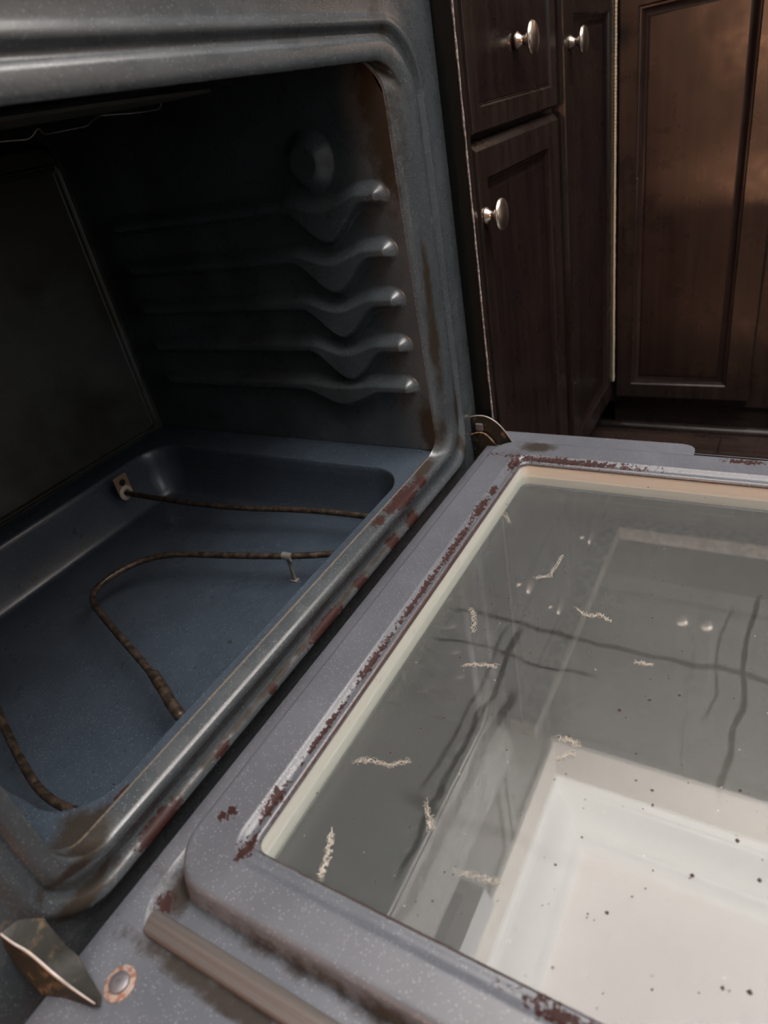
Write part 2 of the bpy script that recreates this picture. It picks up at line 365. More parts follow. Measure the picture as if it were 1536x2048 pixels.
def glass(name, haze, refl, tint, smear=False):
    k = NT(name); t = k.t
    tr = k.n('ShaderNodeBsdfTransparent'); tr.inputs[0].default_value = (*tint, 1)
    gl = k.n('ShaderNodeBsdfGlossy'); gl.inputs[0].default_value = (1, 1, 1, 1); gl.inputs['Roughness'].default_value = 0.012
    df = k.n('ShaderNodeBsdfDiffuse')
    hz = k.step(k.noise(5, 4), 0.3, 0.75, haze * 0.9, haze * 1.15)
    dcol = (0.46, 0.50, 0.49)
    if smear:
        sx = k.sep()
        wob = k.math('MULTIPLY', k.math('SUBTRACT', k.noise(16, 2), 0.5), 0.02)
        tot = None
        lines = [('x', -0.205, 0.0026, 'y', -0.40, -0.10, .5), ('x', -0.245, 0.0016, 'y', -0.262, -0.10, .5), ('y', -0.195, 0.0035, 'x', -0.49, -0.27, .6), ('y', -0.180, 0.0022, 'x', -0.46, -0.20, .6),
                 ('y', -0.353, 0.002, 'x', -0.33, -0.10, .6), ('y', -0.170, 0.0015, 'x', -0.40, -0.2, .45), ('y', -0.335, 0.0012, 'x', -0.27, -0.12, .4), ('x', -0.40, 0.004, 'y', -0.30, -0.15, .3)]
        for a, c0, w_, b, lo, hi, am in lines:
            A = k.math('ADD', sx[0] if a == 'x' else sx[1], wob)
            d = k.step(k.math('ABSOLUTE', k.math('SUBTRACT', A, c0)), w_ * 0.75, w_ * 1.25, am, 0.0)
            B = sx[0] if b == 'x' else sx[1]
            d = k.math('MULTIPLY', d, k.math('MULTIPLY', k.step(B, lo, lo + 0.02), k.step(B, hi - 0.02, hi, 1.0, 0.0)))
            tot = d if tot is None else k.math('MAXIMUM', tot, d)
        hz = k.math('MULTIPLY', hz, k.math('SUBTRACT', 1.0, tot))
        v2 = k.n('ShaderNodeTexVoronoi'); k.set(v2.inputs['Vector'], k.co); v2.inputs['Scale'].default_value = 85
        c2 = k.n('ShaderNodeSeparateColor'); k.set(c2.inputs[0], v2.outputs['Color'])
        dots = k.math('MULTIPLY', k.step(v2.outputs['Distance'], 0.04, 0.09, 1.0, 0.0), k.step(c2.outputs[1], 0.78, 0.82))
        v3 = k.n('ShaderNodeTexVoronoi'); k.set(v3.inputs['Vector'], k.co); v3.inputs['Scale'].default_value = 140
        c3 = k.n('ShaderNodeSeparateColor'); k.set(c3.inputs[0], v3.outputs['Color'])
        wd = k.math('MULTIPLY', k.step(v3.outputs['Distance'], 0.04, 0.08, 1.0, 0.0), k.step(c3.outputs[1], 0.93, 0.95, 0, .6))
    k.set(df.inputs[0], (*dcol, 1))
    fr = k.n('ShaderNodeFresnel'); gm = k.n('ShaderNodeNewGeometry'); k.set(fr.inputs[0], k.step(gm.outputs['Backfacing'], 0.0, 1.0, 1.5, 1 / 1.5))
    ff = k.math('SUBTRACT', 1.0, gm.outputs['Backfacing']); hz = k.math('MULTIPLY', hz, ff)
    fac = k.math('MULTIPLY', k.math('MULTIPLY', fr.outputs[0], refl, clamp=True), ff)
    m1 = k.n('ShaderNodeMixShader'); k.set(m1.inputs[0], hz); t.links.new(tr.outputs[0], m1.inputs[1]); t.links.new(df.outputs[0], m1.inputs[2])
    m2 = k.n('ShaderNodeMixShader'); k.set(m2.inputs[0], fac); t.links.new(m1.outputs[0], m2.inputs[1]); t.links.new(gl.outputs[0], m2.inputs[2])
    last = m2
    if smear:
        for mk, colr in ((dots, (0.03, 0.015, 0.015, 1)), (wd, (0.6, 0.55, 0.5, 1))):
            dd = k.n('ShaderNodeBsdfDiffuse'); dd.inputs[0].default_value = colr
            m3 = k.n('ShaderNodeMixShader'); k.set(m3.inputs[0], mk)
            t.links.new(last.outputs[0], m3.inputs[1]); t.links.new(dd.outputs[0], m3.inputs[2]); last = m3
    t.links.new(last.outputs[0], k.out.inputs[0]); return k.m
GLASS1 = glass('oven_glass', 0.16, 2.3, (0.97, 0.985, 0.97), True)
GLASS2 = glass('inner_pane_glass', 0.03, 1.9, (0.93, 0.96, 0.94))
OUTG = plain('outer_pane_backing', (0.045, 0.048, 0.046), 0.15)
BLACKTRIM = plain('black_door_skin', (0.010, 0.008, 0.008), 0.18)

# ------------------------------------------------------------------ room
ZF, ZC, XW, YW = -0.378, 2.34, 1.44, 0.62
XL, YN = -2.6, -4.2
k = NT('wall_paint'); k.P(Base_Color=(0.22, 0.21, 0.20), Roughness=0.8); PAINT = k.m
k = NT('ceiling_paint'); k.P(Base_Color=k.mix(k.step(k.noise(2, 2), .3, .7), (0.86, 0.79, 0.77), (0.86, 0.82, 0.79)), Roughness=0.8); CEIL = k.m
WHITE = plain('white_trim_paint', (0.86, 0.86, 0.84), 0.45)
SOFF = plain('soffit_paint', (0.50, 0.47, 0.43), 0.8)
def sbox(name, x0, x1, y0, y1, z0, z1, mat, b=0): return struct(MB().box(x0, x1, y0, y1, z0, z1, b).build(name, mat, smooth=False))
fl = sbox('floor', XL, XW, YN, YW, ZF - 0.05, ZF - 0.012, plain('subfloor', (0.02, 0.015, 0.012), 0.6), 0)
# floor boards laid along y
bw = 0.095; nb = 0
for i in range(int((XW - XL) / bw)):
    x0 = XL + i * bw
    if x0 + bw < 0.12: continue
    y = YN + (i * 0.37) % 0.9
    ys = [YN]
    while y < YW: ys.append(y); y += 0.9
    ys.append(YW)
    for a, b_ in zip(ys[:-1], ys[1:]):
        if b_ - a < 0.02: continue
        o = MB().box(x0 + .0006, x0 + bw - .0006, a + .0006, b_ - .0006, ZF - 0.012, ZF + (i * 7 % 3) * 0.0002, 0.0008).build('floorboard', DARKW, fl, False)
sbox('trim_1', XL, 0.12, YN, YW, ZF - 0.012, ZF - 0.0005, DARKW)
sbox('ceiling', XL, XW, YN, YW, ZC, ZC + 0.05, CEIL)
k = NT('warm_wall_paint'); k.P(Base_Color=(0.52, 0.43, 0.34), Roughness=0.8)
sbox('wall_right', XW, XW + 0.05, YN, YW, ZF - .05, ZC + .05, k.m)
sbox('wall_back', XL, XW, YW, YW + 0.05, ZF - .05, ZC + .05, PAINT)
sbox('wall_left', XL - 0.05, XL, YN, YW, ZF - .05, ZC + .05, PAINT)
wf = MB()
for a in ((XL, -1.75, ZF, ZC), (-0.05, XW, ZF, ZC), (-1.75, -0.05, ZF, 0.45), (-1.75, -0.05, 1.65, ZC)):
    wf.box(a[0], a[1], YN - 0.05, YN, a[2], a[3])
struct(wf.build('wall_front', PAINT, smooth=False))
wn = thing('window_1', 'x', 'x'); del wn['label']; del wn['category']; struct(wn)
f = MB()
for a in ((-1.75, -1.68, .45, 1.65), (-0.12, -0.05, .45, 1.65), (-1.68, -0.12, .45, .52), (-1.68, -0.12, 1.58, 1.65), (-0.93, -0.87, .52, 1.58)):
    f.box(a[0], a[1], YN - 0.04, YN + 0.02, a[2], a[3], .004)
f.build('window_frame', WHITE, wn)
# soffit above the wall cabinets, cornice under the ceiling
XU, YU = 1.10, 0.27
sbox('trim_2', XU, XW, YN, YW, 1.87, ZC, SOFF)
sbox('trim_3', -2.6, XU, YU, YW, 1.87, ZC, SOFF)
prof = [(0.0, 2.08), (0.012, 2.08), (0.014, 2.12), (0.020, 2.125), (0.024, 2.14), (0.05, 2.16), (0.085, 2.20), (0.105, 2.255), (0.112, 2.262), (0.113, 2.28), (0.135, 2.285), (0.15, 2.31), (0.152, ZC), (0.0, ZC)]
def cornice(name, pts):
    v = []; 
    for s_, z in prof: v += [(XU - s_, YN, z), (XU - s_, YU - s_, z), (XL, YU - s_, z)]
    n = len(prof); F = []
    for i in range(n):
        j = (i + 1) % n
        for q in range(2): F.append((i * 3 + q, i * 3 + q + 1, j * 3 + q + 1, j * 3 + q))
    return struct(mesh(name, v, F, WHITE, None, True, 25))
cornice('trim_4', prof)

# added housing above the ceiling fill light; uplight and warm lamp have no body
cl = thing('added_ceiling_fixture', 'added white housing over the ceiling fill light, outside the frame', 'lamp')
MB().box(-1.05, .15, -1.28, -0.68, 2.27, ZC - .001, .006).build('added_lamp_housing', WHITE, cl, False)
# ------------------------------------------------------------------ cabinets
def panel_door(name, parent, org, u, n, W, H, fw=(.03, .03, .03, .03), chamfer=.006, T=.019, bevel=.016, depth=.006, mat=WOOD, pmat=WOODP):
    """org: lower corner of the front plane, u: unit vector along width, n: outward normal. fw: left,right,bottom,top"""
    org = Vector(org); u = Vector(u); n = Vector(n); z = Vector((0, 0, 1))
    def f(a, b, c): return tuple(org + u * a + z * b + n * c)
    def R(i0, i1, j0, j1, c): return dict(a0=i0, a1=W - i1, b0=j0, b1=H - j1, c=c, f=f, r=0.0)
    l, r, b, t = fw; cf = chamfer; e = .0007
    s_ = cf * .22; rings = [R(0, 0, 0, 0, -T), R(0, 0, 0, 0, -cf), R(s_ * .3, s_ * .3, .0015, .0015, -cf * .8), R(s_, s_, cf * .5, cf, -.0005), R(s_ + e, s_ + e, cf * .5 + e, cf + e, 0),
             R(l - e, r - e, b - e, t - e, 0), R(l + .001, r + .001, b + .001, t + .001, -.002)]
    fr = ring_surface_sharp(name, rings, mat, parent)
    k_ = bevel
    rings2 = [R(l, r, b, t, -.0008), R(l + .0015, r + .0015, b + .0015, t + .0015, -.0030), R(l + k_ * .25, r + k_ * .25, b + k_ * .25, t + k_ * .25, -.0034), R(l + k_ * .6, r + k_ * .6, b + k_ * .6, t + k_ * .6, -depth - .001),
              R(l + k_ * .85, r + k_ * .85, b + k_ * .85, t + k_ * .85, -depth - .0020), R(l + k_, r + k_, b + k_, t + k_, -depth - .0012), R(l + k_ + .002, r + k_ + .002, b + k_ + .002, t + k_ + .002, -depth - .0012)]
    ring_surface_sharp('door_panel' if 'door' in name else 'drawer_panel', rings2, pmat, fr, True)
    return fr
def ring_surface_sharp(name, rings, mat, parent=None, last=False):
    V = []
    for g in rings:
        for a, b in ((g['a0'], g['b0']), (g['a1'], g['b0']), (g['a1'], g['b1']), (g['a0'], g['b1'])): V.append(g['f'](a, b, g['c']))
    F = [(3, 2, 1, 0)] if not last else []
    for i in range(len(rings) - 1):
        for q in range(4):
            a = i * 4 + q; b = i * 4 + (q + 1) % 4; F.append((a, b, b + 4, a + 4))
    if last:
        e = (len(rings) - 1) * 4; F.append((e, e + 1, e + 2, e + 3))
    return mesh(name, V, F, mat, parent, True, 20)
KP = [(0.0, 0.0), (0.0095, 0.0), (0.0098, 0.0018), (0.0082, 0.0030), (0.0074, 0.0045), (0.0056, 0.0062), (0.0050, 0.0085), (0.0054, 0.011), (0.0075, 0.0138),
      (0.0125, 0.0160), (0.0166, 0.0180), (0.0178, 0.0198), (0.0172, 0.0218), (0.0150, 0.0232), (0.0120, 0.0240), (0.0085, 0.0252), (0.0, 0.0262)]
def knob(parent, org, n): return MB().lathe(KP, org, n, 32).build('knob', NICKEL, parent, True, 50)

def carcass(parent, x0, x1, y0, y1, z0, z1, mat=WOOD):
    return MB().box(x0, x1, y0, y1, z0, z1, .001).build('cabinet_body', mat, parent, False)
ny = (0, -1, 0); nx = (-1, 0, 0)
YD = -0.021                      # front plane of the doors on the back run
XD = 0.813                       # front plane of the doors on the right run
c1 = thing('base_cabinet', 'dark espresso cabinet beside the oven, with one drawer over one door and two nickel knobs', 'cabinet')
carcass(c1, 0.136, 0.492, -0.001, 0.60, -0.313, 0.53)
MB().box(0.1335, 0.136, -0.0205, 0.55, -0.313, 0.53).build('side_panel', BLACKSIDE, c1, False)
mb = MB(); rr = random.Random(3)
pts = [(0.1338 + rr.uniform(-.0004, .0004), -0.0208, -0.313 + 0.843 * i / 90) for i in range(91)]
mb.tube(pts, [0.0009 + rr.uniform(0, .0006) for _ in pts], 5).build('worn_edge', DUSTY, c1)
MB().box(0.1365, 0.1535, -0.0185, -0.001, -0.313, 0.53, .001).build('stile', WOOD, c1, False)
dr = panel_door('drawer', c1, (0.1555, YD, 0.313), (1, 0, 0), ny, 0.3145, 0.195, (.027, .027, .026, .026), .004, .019, .004, .0015)
knob(dr, (0.3125, YD, 0.395), ny)
d1 = panel_door('cabinet_door', c1, (0.1555, YD, -0.294), (1, 0, 0), ny, 0.3145, 0.600, (.030, .047, .045, .040), .0085, .019, .017, .006)
knob(d1, (0.170, YD, 0.228), ny)
MB().box(0.136, 0.492, 0.02, 0.035, ZF, -0.313).build('toe_kick', WOOD, c1, False)

c2 = thing('corner_cabinet', 'dark corner cabinet with two hinged door leaves meeting at a pale edge', 'cabinet')
carcass(c2, 0.4930, 1.42, -0.001, 0.60, -0.313, 0.53)
carcass(c2, 0.834, 1.42, -0.330, -0.0015, -0.313, 0.53)
d2 = panel_door('cabinet_door', c2, (0.5055, YD, -0.292), (1, 0, 0), ny, 0.3010, 0.775, (.050, .036, .045, .062), .0085, .019, .017, .006)
knob(d2, (0.535, YD, 0.386), ny)
d3 = panel_door('cabinet_door', c2, (XD, -0.0275, -0.292), (0, -1, 0), nx, 0.2645, 0.775, (.032, .045, .034, .062), .0065, .019, .017, .006)
mb = MB(); 
for i in range(120):
    z = -0.252 + i * 0.0058
    mb.box(0.8085, 0.8125, -0.0245 + rr.uniform(-.0003, .0003), -0.0215, z, z + 0.0052, .0006)
o = mb.build('hinge_strip', RAW, c2, False); o['label'] = 'pale cream strip in the corner between the leaves'
MB().box(0.842, 0.86, -0.330, -0.02, ZF, -0.3135).build('toe_kick', WOODY, c2, False)
MB().box(0.50, 0.842, 0.02, 0.036, ZF, -0.3135).build('toe_kick', WOOD, c2, False)
c3 = thing('base_cabinet', 'dark cabinet right of the corner cabinet, cut by the right edge of the photo', 'cabinet')
carcass(c3, 0.834, 1.42, -1.13, -0.3305, -0.313, 0.53)
for y0, wd_ in ((-0.345, .37), (-0.725, .37)):
    d = panel_door('cabinet_door', c3, (XD, y0, -0.292), (0, -1, 0), nx, wd_, 0.59, (.045, .045, .045, .045), .0065, .019, .017, .006)
    g = panel_door('drawer', c3, (XD, y0, 0.315), (0, -1, 0), nx, wd_, 0.17, (.027, .027, .026, .026), .004, .019, .004, .0015)
    knob(g, (XD, y0 - wd_ / 2, 0.40), nx)
    knob(d, (XD, (-0.69 if y0 > -.5 else -0.75), 0.235), nx)
MB().box(0.842, 0.86, -1.13, -0.3305, ZF, -0.3135).build('toe_kick', WOODY, c3, False)
sh = MB(); q = [(0.842, ZF), (0.829, ZF), (0.8292, ZF + .004), (0.8325, ZF + .010), (0.838, ZF + .0135), (0.842, ZF + .0145)]
sh.prism([(x, -1.6, z) for x, z in q], (0, 1.62, 0))
struct(sh.build('baseboard_right', WOODY, None, True, 60))
STONE = NT('counter_stone'); STONE.P(Base_Color=STONE.mix(STONE.step(STONE.noise(60, 5), .4, .6), (0.30, 0.26, 0.22), (0.45, 0.40, 0.34)), Roughness=0.2); STONE = STONE.m
mb = MB(); mb.box(0.134, 1.43, -0.045, 0.61, 0.5305, 0.57, .004); mb.box(0.79, 1.43, -1.15, -0.0445, 0.5305, 0.57, .004)
tag(mb.build('countertop', STONE, None, False), 'beige stone countertop over the dark cabinets, above the frame', 'countertop')
# wall cabinets (seen mirrored in the oven door glass)
u1 = thing('wall_cabinet', 'dark wall cabinets on the right run, mirrored in the door glass with paired knobs', 'cabinet')
MB().box(XU + .02, 1.43, -1.40, 0.60, 1.00, 1.868, .001).build('cabinet_body', WOOD, u1, False)
MB().box(1.121, 1.152, -1.12, .22, .9945, .9995, .001).build('light_strip', WHITE, u1, False)
MB().box(1.101, 1.119, -1.40, .26, .938, .9995, .002).build('added_light_rail', WOODY, u1, False)  # rail added to hide the light strip from the mirrored view
for y0 in (0.235, -0.21, -0.615, -1.02):
    H = .84; wd_ = .395 if y0 < 0.2 else .44
    d = panel_door('cabinet_door', u1, (XU, y0, 1.012), (0, -1, 0), nx, wd_, H, (.05, .05, .05, .05), .0065, .019, .017, .006)
    yk = {0.235: -0.175, -0.21: -0.245, -0.615: -0.98, -1.02: -1.05}[y0]
    knob(d, (XU, yk, 1.065), nx)
u2 = thing('wall_cabinet', 'dark wall cabinets on the back run, beside the hood', 'cabinet')
MB().box(0.15, XU + .019, YU + .02, 0.61, 1.00, 1.868, .001).build('cabinet_body', WOOD, u2, False)
for x0 in (0.16, 0.62):
    d = panel_door('cabinet_door', u2, (x0, YU, 1.012), (1, 0, 0), ny, .45, .84, (.05, .05, .05, .05), .0065, .019, .017, .006)
    knob(d, (x0 + (.415 if x0 < .5 else .035), YU, 1.065), ny)
hd = thing('range_hood', 'stainless range hood above the oven, seen only as streaks in the glass', 'hood')
mb = MB(); mb.prism([(-0.64, .61, 1.20), (-0.64, .12, 1.20), (-0.64, .10, 1.26), (-0.64, .28, 1.42), (-0.64, .61, 1.42)], (0.77, 0, 0)).build('hood_canopy', plain('stainless', (0.45, 0.46, 0.48), .3, .9), hd, False)
MB().box(-.60, .09, .16, .55, 1.192, 1.199).build('filter_panel', plain('filter', (0.2, 0.2, 0.2), .4, .8), hd, False)
u3 = thing('wall_cabinet', 'dark wall cabinet directly above the range hood', 'cabinet')
MB().box(-0.64, 0.13, YU + .02, 0.61, 1.425, 1.868, .001).build('cabinet_body', WOOD, u3, False)
for x0 in (-0.63, -0.25): panel_door('cabinet_door', u3, (x0, YU, 1.43), (1, 0, 0), ny, .37, .42, (.05, .05, .05, .05), .0065, .019, .017, .006)

# ------------------------------------------------------------------ oven range
ov = thing('oven_range', 'speckled dark blue-grey enamel oven with its door hanging open', 'oven')
XR, ZT = 0.128, 0.62
def fr_map(a, b, c): return (a, -c, b)             # a=x, b=z, c=protrusion toward the room
#  xL, xR, zB, zT, (hB,hR,hT,hL), radii(BR,TR,TL,BL)
FP = [(-.5495, .001, .0000, .415, (-.0010, .003, -.030, -.002), (.020, .048, .03, .02)),
      (-.5497, .002, -.0003, .415, (.0005, .006, -.026, 0), (.020, .048, .03, .02)),
      (-.5500, .012, -.0020, .408, (.006, .008, -.015, .004), (.026, .048, .03, .022)),
      (-.5503, .026, -.0035, .400, (.011, .0085, -.004, .008), (.032, .049, .03, .026)),
      (-.5506, .034, -.0045, .3955, (.0138, .0085, .004, .0105), (.036, .050, .03, .030)),
      (-.5512, .0375, -.006, .3940, (.0152, .0090, .006, .0115), (.038, .051, .03, .032)),
      (-.5528, .0400, -.0085, .3945, (.0157, .0092, .0068, .0115), (.040, .053, .03, .032)),
      (-.556, .047, -.0125, .400, (.0148, .0094, .0068, .0110), (.042, .054, .03, .034)),
      (-.560, .0555, -.018, .4075, (.0120, .0098, .0066, .0100), (.046, .056, .03, .035)),
      (-.5620, .0580, -.022, .4100, (.0105, .0072, .0052, .0085), (.048, .057, .03, .035)),
      (-.5645, .0640, -.027, .4125, (.0098, .0006, .0004, .0050), (.049, .058, .03, .036)),
      (-.5665, .0690, -.030, .4155, (.0105, -.0012, -.0006, .0036), (.050, .059, .03, .037)),
      (-.5690, .0740, -.0315, .4180, (.0130, -.0004, .0010, .0052), (.051, .060, .03, .038)),
      (-.5715, .0775, -.0335, .4205, (.0155, .0042, .0028, .0066), (.052, .060, .03, .039)),
      (-.574, .0800, -.0360, .4230, (.0162, .0050, .0032, .0070), (.053, .061, .03, .040)),
      (-.5765, .0825, -.0385, .4250, (.0155, .0042, .0028, .0062), (.054, .062, .03, .041)),
      (-.580, .0860, -.0410, .4280, (.0125, .0012, .0012, .0030), (.055, .063, .03, .042)),
      (-.583, .0900, -.0440, .4310, (.0090, .0002, .0004, .0010), (.056, .064, .03, .042)),
      (-.590, .0960, -.0500, .4400, (.0060, .0, .0, .0), (.05, .06, .03, .04)),
      (-.600, .1050, -.0650, .4600, (.0040, .0, .0, .0), (.03, .04, .03, .03)),
      (-.6395, .1265, -.1400, ZT, (.0, .0, .0, .0), (.004, .004, .004, .004)),
      (-.6410, .1280, -.1410, ZT, (-.0015, -.0015, -.0015, -.0015), (.004, .004, .004, .004)),
      (-.6410, .1280, -.1410, ZT, (-.03, -.03, -.03, -.03), (.004, .004, .004, .004))]
rings = [dict(a0=a, a1=b, b0=c, b1=d, c=h, r=r, f=fr_map) for a, b, c, d, h, r in FP]
ring_surface('front_frame', rings, ENFRAME, ov, arc=24, auto=70)
# body panels
BODY = plain('range_side_paint', (0.012, 0.013, 0.013), 0.5)
mb = MB(); mb.box(XR - .004, XR - .001, .0305, .60, ZF + .03, ZT - .001); mb.box(-.640, -.637, .0305, .60, ZF + .03, ZT - .001)
mb.box(-.637, XR - .004, .597, .60, ZF + .03, ZT); mb.box(-.64, XR - .001, .002, .60, ZT, ZT + .012); mb.box(-.637, XR - .004, .03, .597, ZF + .03, ZF + .034)
mb.build('outer_body', BODY, ov, False)
MB().box(-.640, XR, -.012, .03, ZF + .06, -.1435, .004).build('storage_drawer', plain('drawer_front_enamel', (0.012, 0.012, 0.013), .2), ov, True, 30)
# side walls with pressed rack ridges
RZ = [(.286, .034, .086), (.233, .034, .088), (.182, .034, .090), (.131, .034, .092), (.0815, .018, .110)]
def side_h(y, z):
    h = np.zeros_like(y)
    for i, (zi, dip, yc) in enumerate(RZ):
        nose = .012
        wv = .052 if i < 4 else .060
        d = np.abs(y - yc) / wv
        V = np.clip(1 - d, 0, 1); V = V * V * (3 - 2 * V)
        V = np.where(y < yc, V, V)
        low = zi - .0085 - dip * V
        up = zi + .0085 - dip * .50 * V + .006 * np.clip(1 - d, 0, 1)
        soft = .0065
        prof_ = sst(z, low - soft * .35, low + soft) * (1 - sst(z, up - soft, up + soft * 1.1))
        # round nose in front, fade at the back
        ye = .016
        front = sst(y - 0.5 * ((z - zi) / .009) ** 2 * .006, ye - .010, ye + .004)
        back = 1 - sst(y, .405, .43)
        h = np.maximum(h, prof_ * front * back * .0115)
    r = np.hypot(y - .094, (z - .325)); h = np.maximum(h, .012 * (1 - sst(r, .014, .032)))
    # lower wall bows gently in
    return h
Y = np.concatenate([np.linspace(-.006, .22, 300), np.linspace(.222, .475, 110)]); Z = np.linspace(.0004, .425, 430)
def yfix(y, z): return np.maximum(y, -.003 + .008 * sst(z, .365, .388))
grid('side_wall', Y, Z, lambda y, z: (.0008 - side_h(y, z), yfix(y, z), z), ENSIDE, ov, flip=True)
grid('side_wall', Y[::2], Z[::2], lambda y, z: (-.5500 + side_h(y, z), yfix(y, z), z), ENSIDE, ov)
# rear wall with embossed plate
def rrdist(x, z, x0, x1, z0, z1, r):
    cx, cz = (x0 + x1) / 2, (z0 + z1) / 2; qx = np.abs(x - cx) - (x1 - x0) / 2 + r; qz = np.abs(z - cz) - (z1 - z0) / 2 + r
    return np.hypot(np.maximum(qx, 0), np.maximum(qz, 0)) + np.minimum(np.maximum(qx, qz), 0) - r
def back_y(x, z):
    d = rrdist(x, z, -.540, -.006, .001, .402, .030)
    y = .474 - .020 * (1 - sst(d, -.016, 0))
    d2 = np.abs(rrdist(x, z, -.522, -.0235, .0065, .366, .006))
    y = y - .0030 * (1 - sst(np.abs(d2 - .0018), 0, .0016))
    d3 = rrdist(x, z, -.520, -.026, .009, .363, .006)
    y = y + .003 * (1 - sst(d3, -.003, 0))
    return y
X = np.concatenate([np.linspace(-.5505, -.24, 120), np.linspace(-.238, .0012, 240)]); Z = np.linspace(-.003, .425, 380)
grid('rear_wall', X, Z, lambda x, z: (x, back_y(x, z), z), ENIN, ov, flip=False)
# recessed floor pan
def pan_z(x, y):
    d = rrdist(x, y, -.530, -.050, .010, .430, .045)
    z = -.070 * (1 - sst(d, -.030, .001)) ** 1.0
    # bolder break at the rim, small rounding at the foot
    t = np.clip(-d / .024, 0, 1); z = -.070 * (1 - (1 - t) ** 2.2) * sst(-d, -.001, .006)
    z = z - .0015 * np.clip(1 - np.abs(y - .0) / .02, 0, 1)
    return z
X = np.concatenate([np.linspace(-.5500, -.12, 220), np.linspace(-.118, .0005, 120)]); Yp = np.concatenate([np.linspace(.0012, .08, 90), np.linspace(.082, .474, 220)])
grid('oven_floor', X, Yp, lambda x, y: (x, y, pan_z(x, y)), ENPAN, ov)
MB().box(-.5505, .001, .03, .475, .4155, .425).build('oven_ceiling', ENIN, ov, False)
# bake element
zE = -.036
path = [(-.149, .405, -.0235), (-.146, .38, -.027), (-.133, .24, -.034), (-.106, .122, zE), (-.100, .016, zE), (-.165, .014, zE), (-.196, .093, zE), (-.238, .268, zE), (-.318, .290, zE),
        (-.347, .215, zE), (-.385, .105, zE), (-.402, .070, zE), (-.424, .014, zE), (-.500, .014, zE), (-.516, .085, zE), (-.484, .190, zE), (-.40, .40, zE), (-.398, .437, zE)]
fr_ = [.03, .02, .10, .05, .024, .024, .05, .05, .055, .06, .03, .012, .02, .03, .04, .10, .03, .03]
el = MB().tube(fillet(path, fr_, 8), .0036, 14).build('heating_element', ELEM, ov, True, None)
mb = MB(); mb.tube(smooth_path([(-.3835, .108, -.036), (-.390, .094, -.034), (-.397, .078, -.034), (-.404, .064, -.035), (-.412, .044, -.036)], 5), [.0036] + [.0052] * 19 + [.0040], 12)
mb.tube(smooth_path([(-.392, .092, -.036), (-.394, .080, -.044), (-.400, .072, -.047), (-.403, .066, -.039)], 4), .0022, 8)
mb.build('element_joint', CRUST if False else ELEM, el)
mb = MB(); mb.box(-.1965, -.1935, .0905, .0945, -.068, -.034, .0004); mb.box(-.1985, -.1915, .088, .097, -.0702, -.0680, .0004); mb.tube([(-.195, .0985, zE), (-.195, .0865, zE)], .0046, 12)
mb.build('support_clip', STEEL, el, True, 40)
# terminal plate on the rear of the pan
mb = MB(); mb.box(-.160, -.138, .4030, .4055, -.021, .003, .0006); o = mb.build('terminal_plate', plain('terminal_tan', (0.24, 0.17, 0.11), .45, .3), ov, False); o['label'] = 'small tan terminal plate'
MB().lathe([(0, 0), (.0045, 0), (.0045, .0015), (.0035, .0026), (0, .0028)], (-.149, .4030, -.007), (0, -1, 0), 16).build('screw', HINGE, o)
MB().lathe([(0, 0), (.0105, 0), (.0105, .002), (.009, .003), (.0055, .0032), (.0045, .001), (0, .001)], (-.149, .4050, -.0235), (0, -1, 0), 18).build('ceramic_bushing', plain('ceramic', (.42, .34, .29), .35), o)
# broil element under the cavity ceiling
mb = MB(); mb.tube(fillet([(-.20, .40, .397), (-.1434, .3624, .397), (-.1188, .3482, .394), (-.110, .340, .403), (-.100, .350, .396), (-.0511, .3382, .397), (-.052, .33, .400), (-.095, .262, .4005), (-.062, .245, .397), (-.030, .244, .397), (-.028, .240, .408)], .006, 4), .0009, 6)
br = mb.build('broil_clip_wire', STEEL, ov)
MB().prism([(-.30, .25, .405), (-.1412, .20, .403), (-.035, .166, .400), (-.028, .172, .400), (-.072, .232, .400), (-.12, .275, .402), (-.30, .37, .405)], (0, 0, .003)).build('broil_shield', plain('shield_metal', (.10, .10, .085), .5, .4), ov, False)
# hinge brackets
HB = thing  # (alias unused)
mb = MB()
prof_y = fillet([(.004, -.10), (.004, -.012), (-.006, -.003), (-.026, -.003), (-.044, -.022), (-.062, -.048), (-.062, -.10)], .010, 6) if False else None
pp = [Vector((0, a, b)) for a, b in ((.006, -.100), (.006, -.008), (-.018, -.003), (-.034, -.010), (-.046, -.023), (-.062, -.050), (-.062, -.100))]
pp = fillet(pp, [.0, .010, .014, .012, .01, .01, 0], 6)
hr = mb.prism([(.108, p.y, p.z) for p in pp], (.0022, 0, 0)).build('hinge_bracket', HINGE, ov, False)
edge = [(.108 + .001, p.y, p.z + .0002) for p in pp[3:-6]]
MB().tube(edge, .0010, 6).build('bracket_edge', STEEL, hr)
arm = [Vector(p) for p in ((.104, .003, -.048), (.104, -.004, -.028), (.104, -.016, -.026), (.104, -.028, -.033), (.104, -.036, -.045), (.104, -.05, -.08), (.104, .003, -.08))]
MB().prism(fillet(arm, .006, 4), (.0025, 0, 0)).build('hinge_arm', HINGE, hr, False)
MB().tube(smooth_path([(.1035, -.001, -.030), (.1035, -.012, -.0262), (.1035, -.022, -.0285), (.1035, -.032, -.039)], 5), [.0010 + .0004 * math.sin(i * 2.1) for i in range(16)], 6).build('rust_lip', CRUST, hr)
MB().box(.1035, .107, -.018, -.008, -.024, -.014, .0008).build('hinge_catch', SCREWM, hr, False)
for i in range(16):
    pass
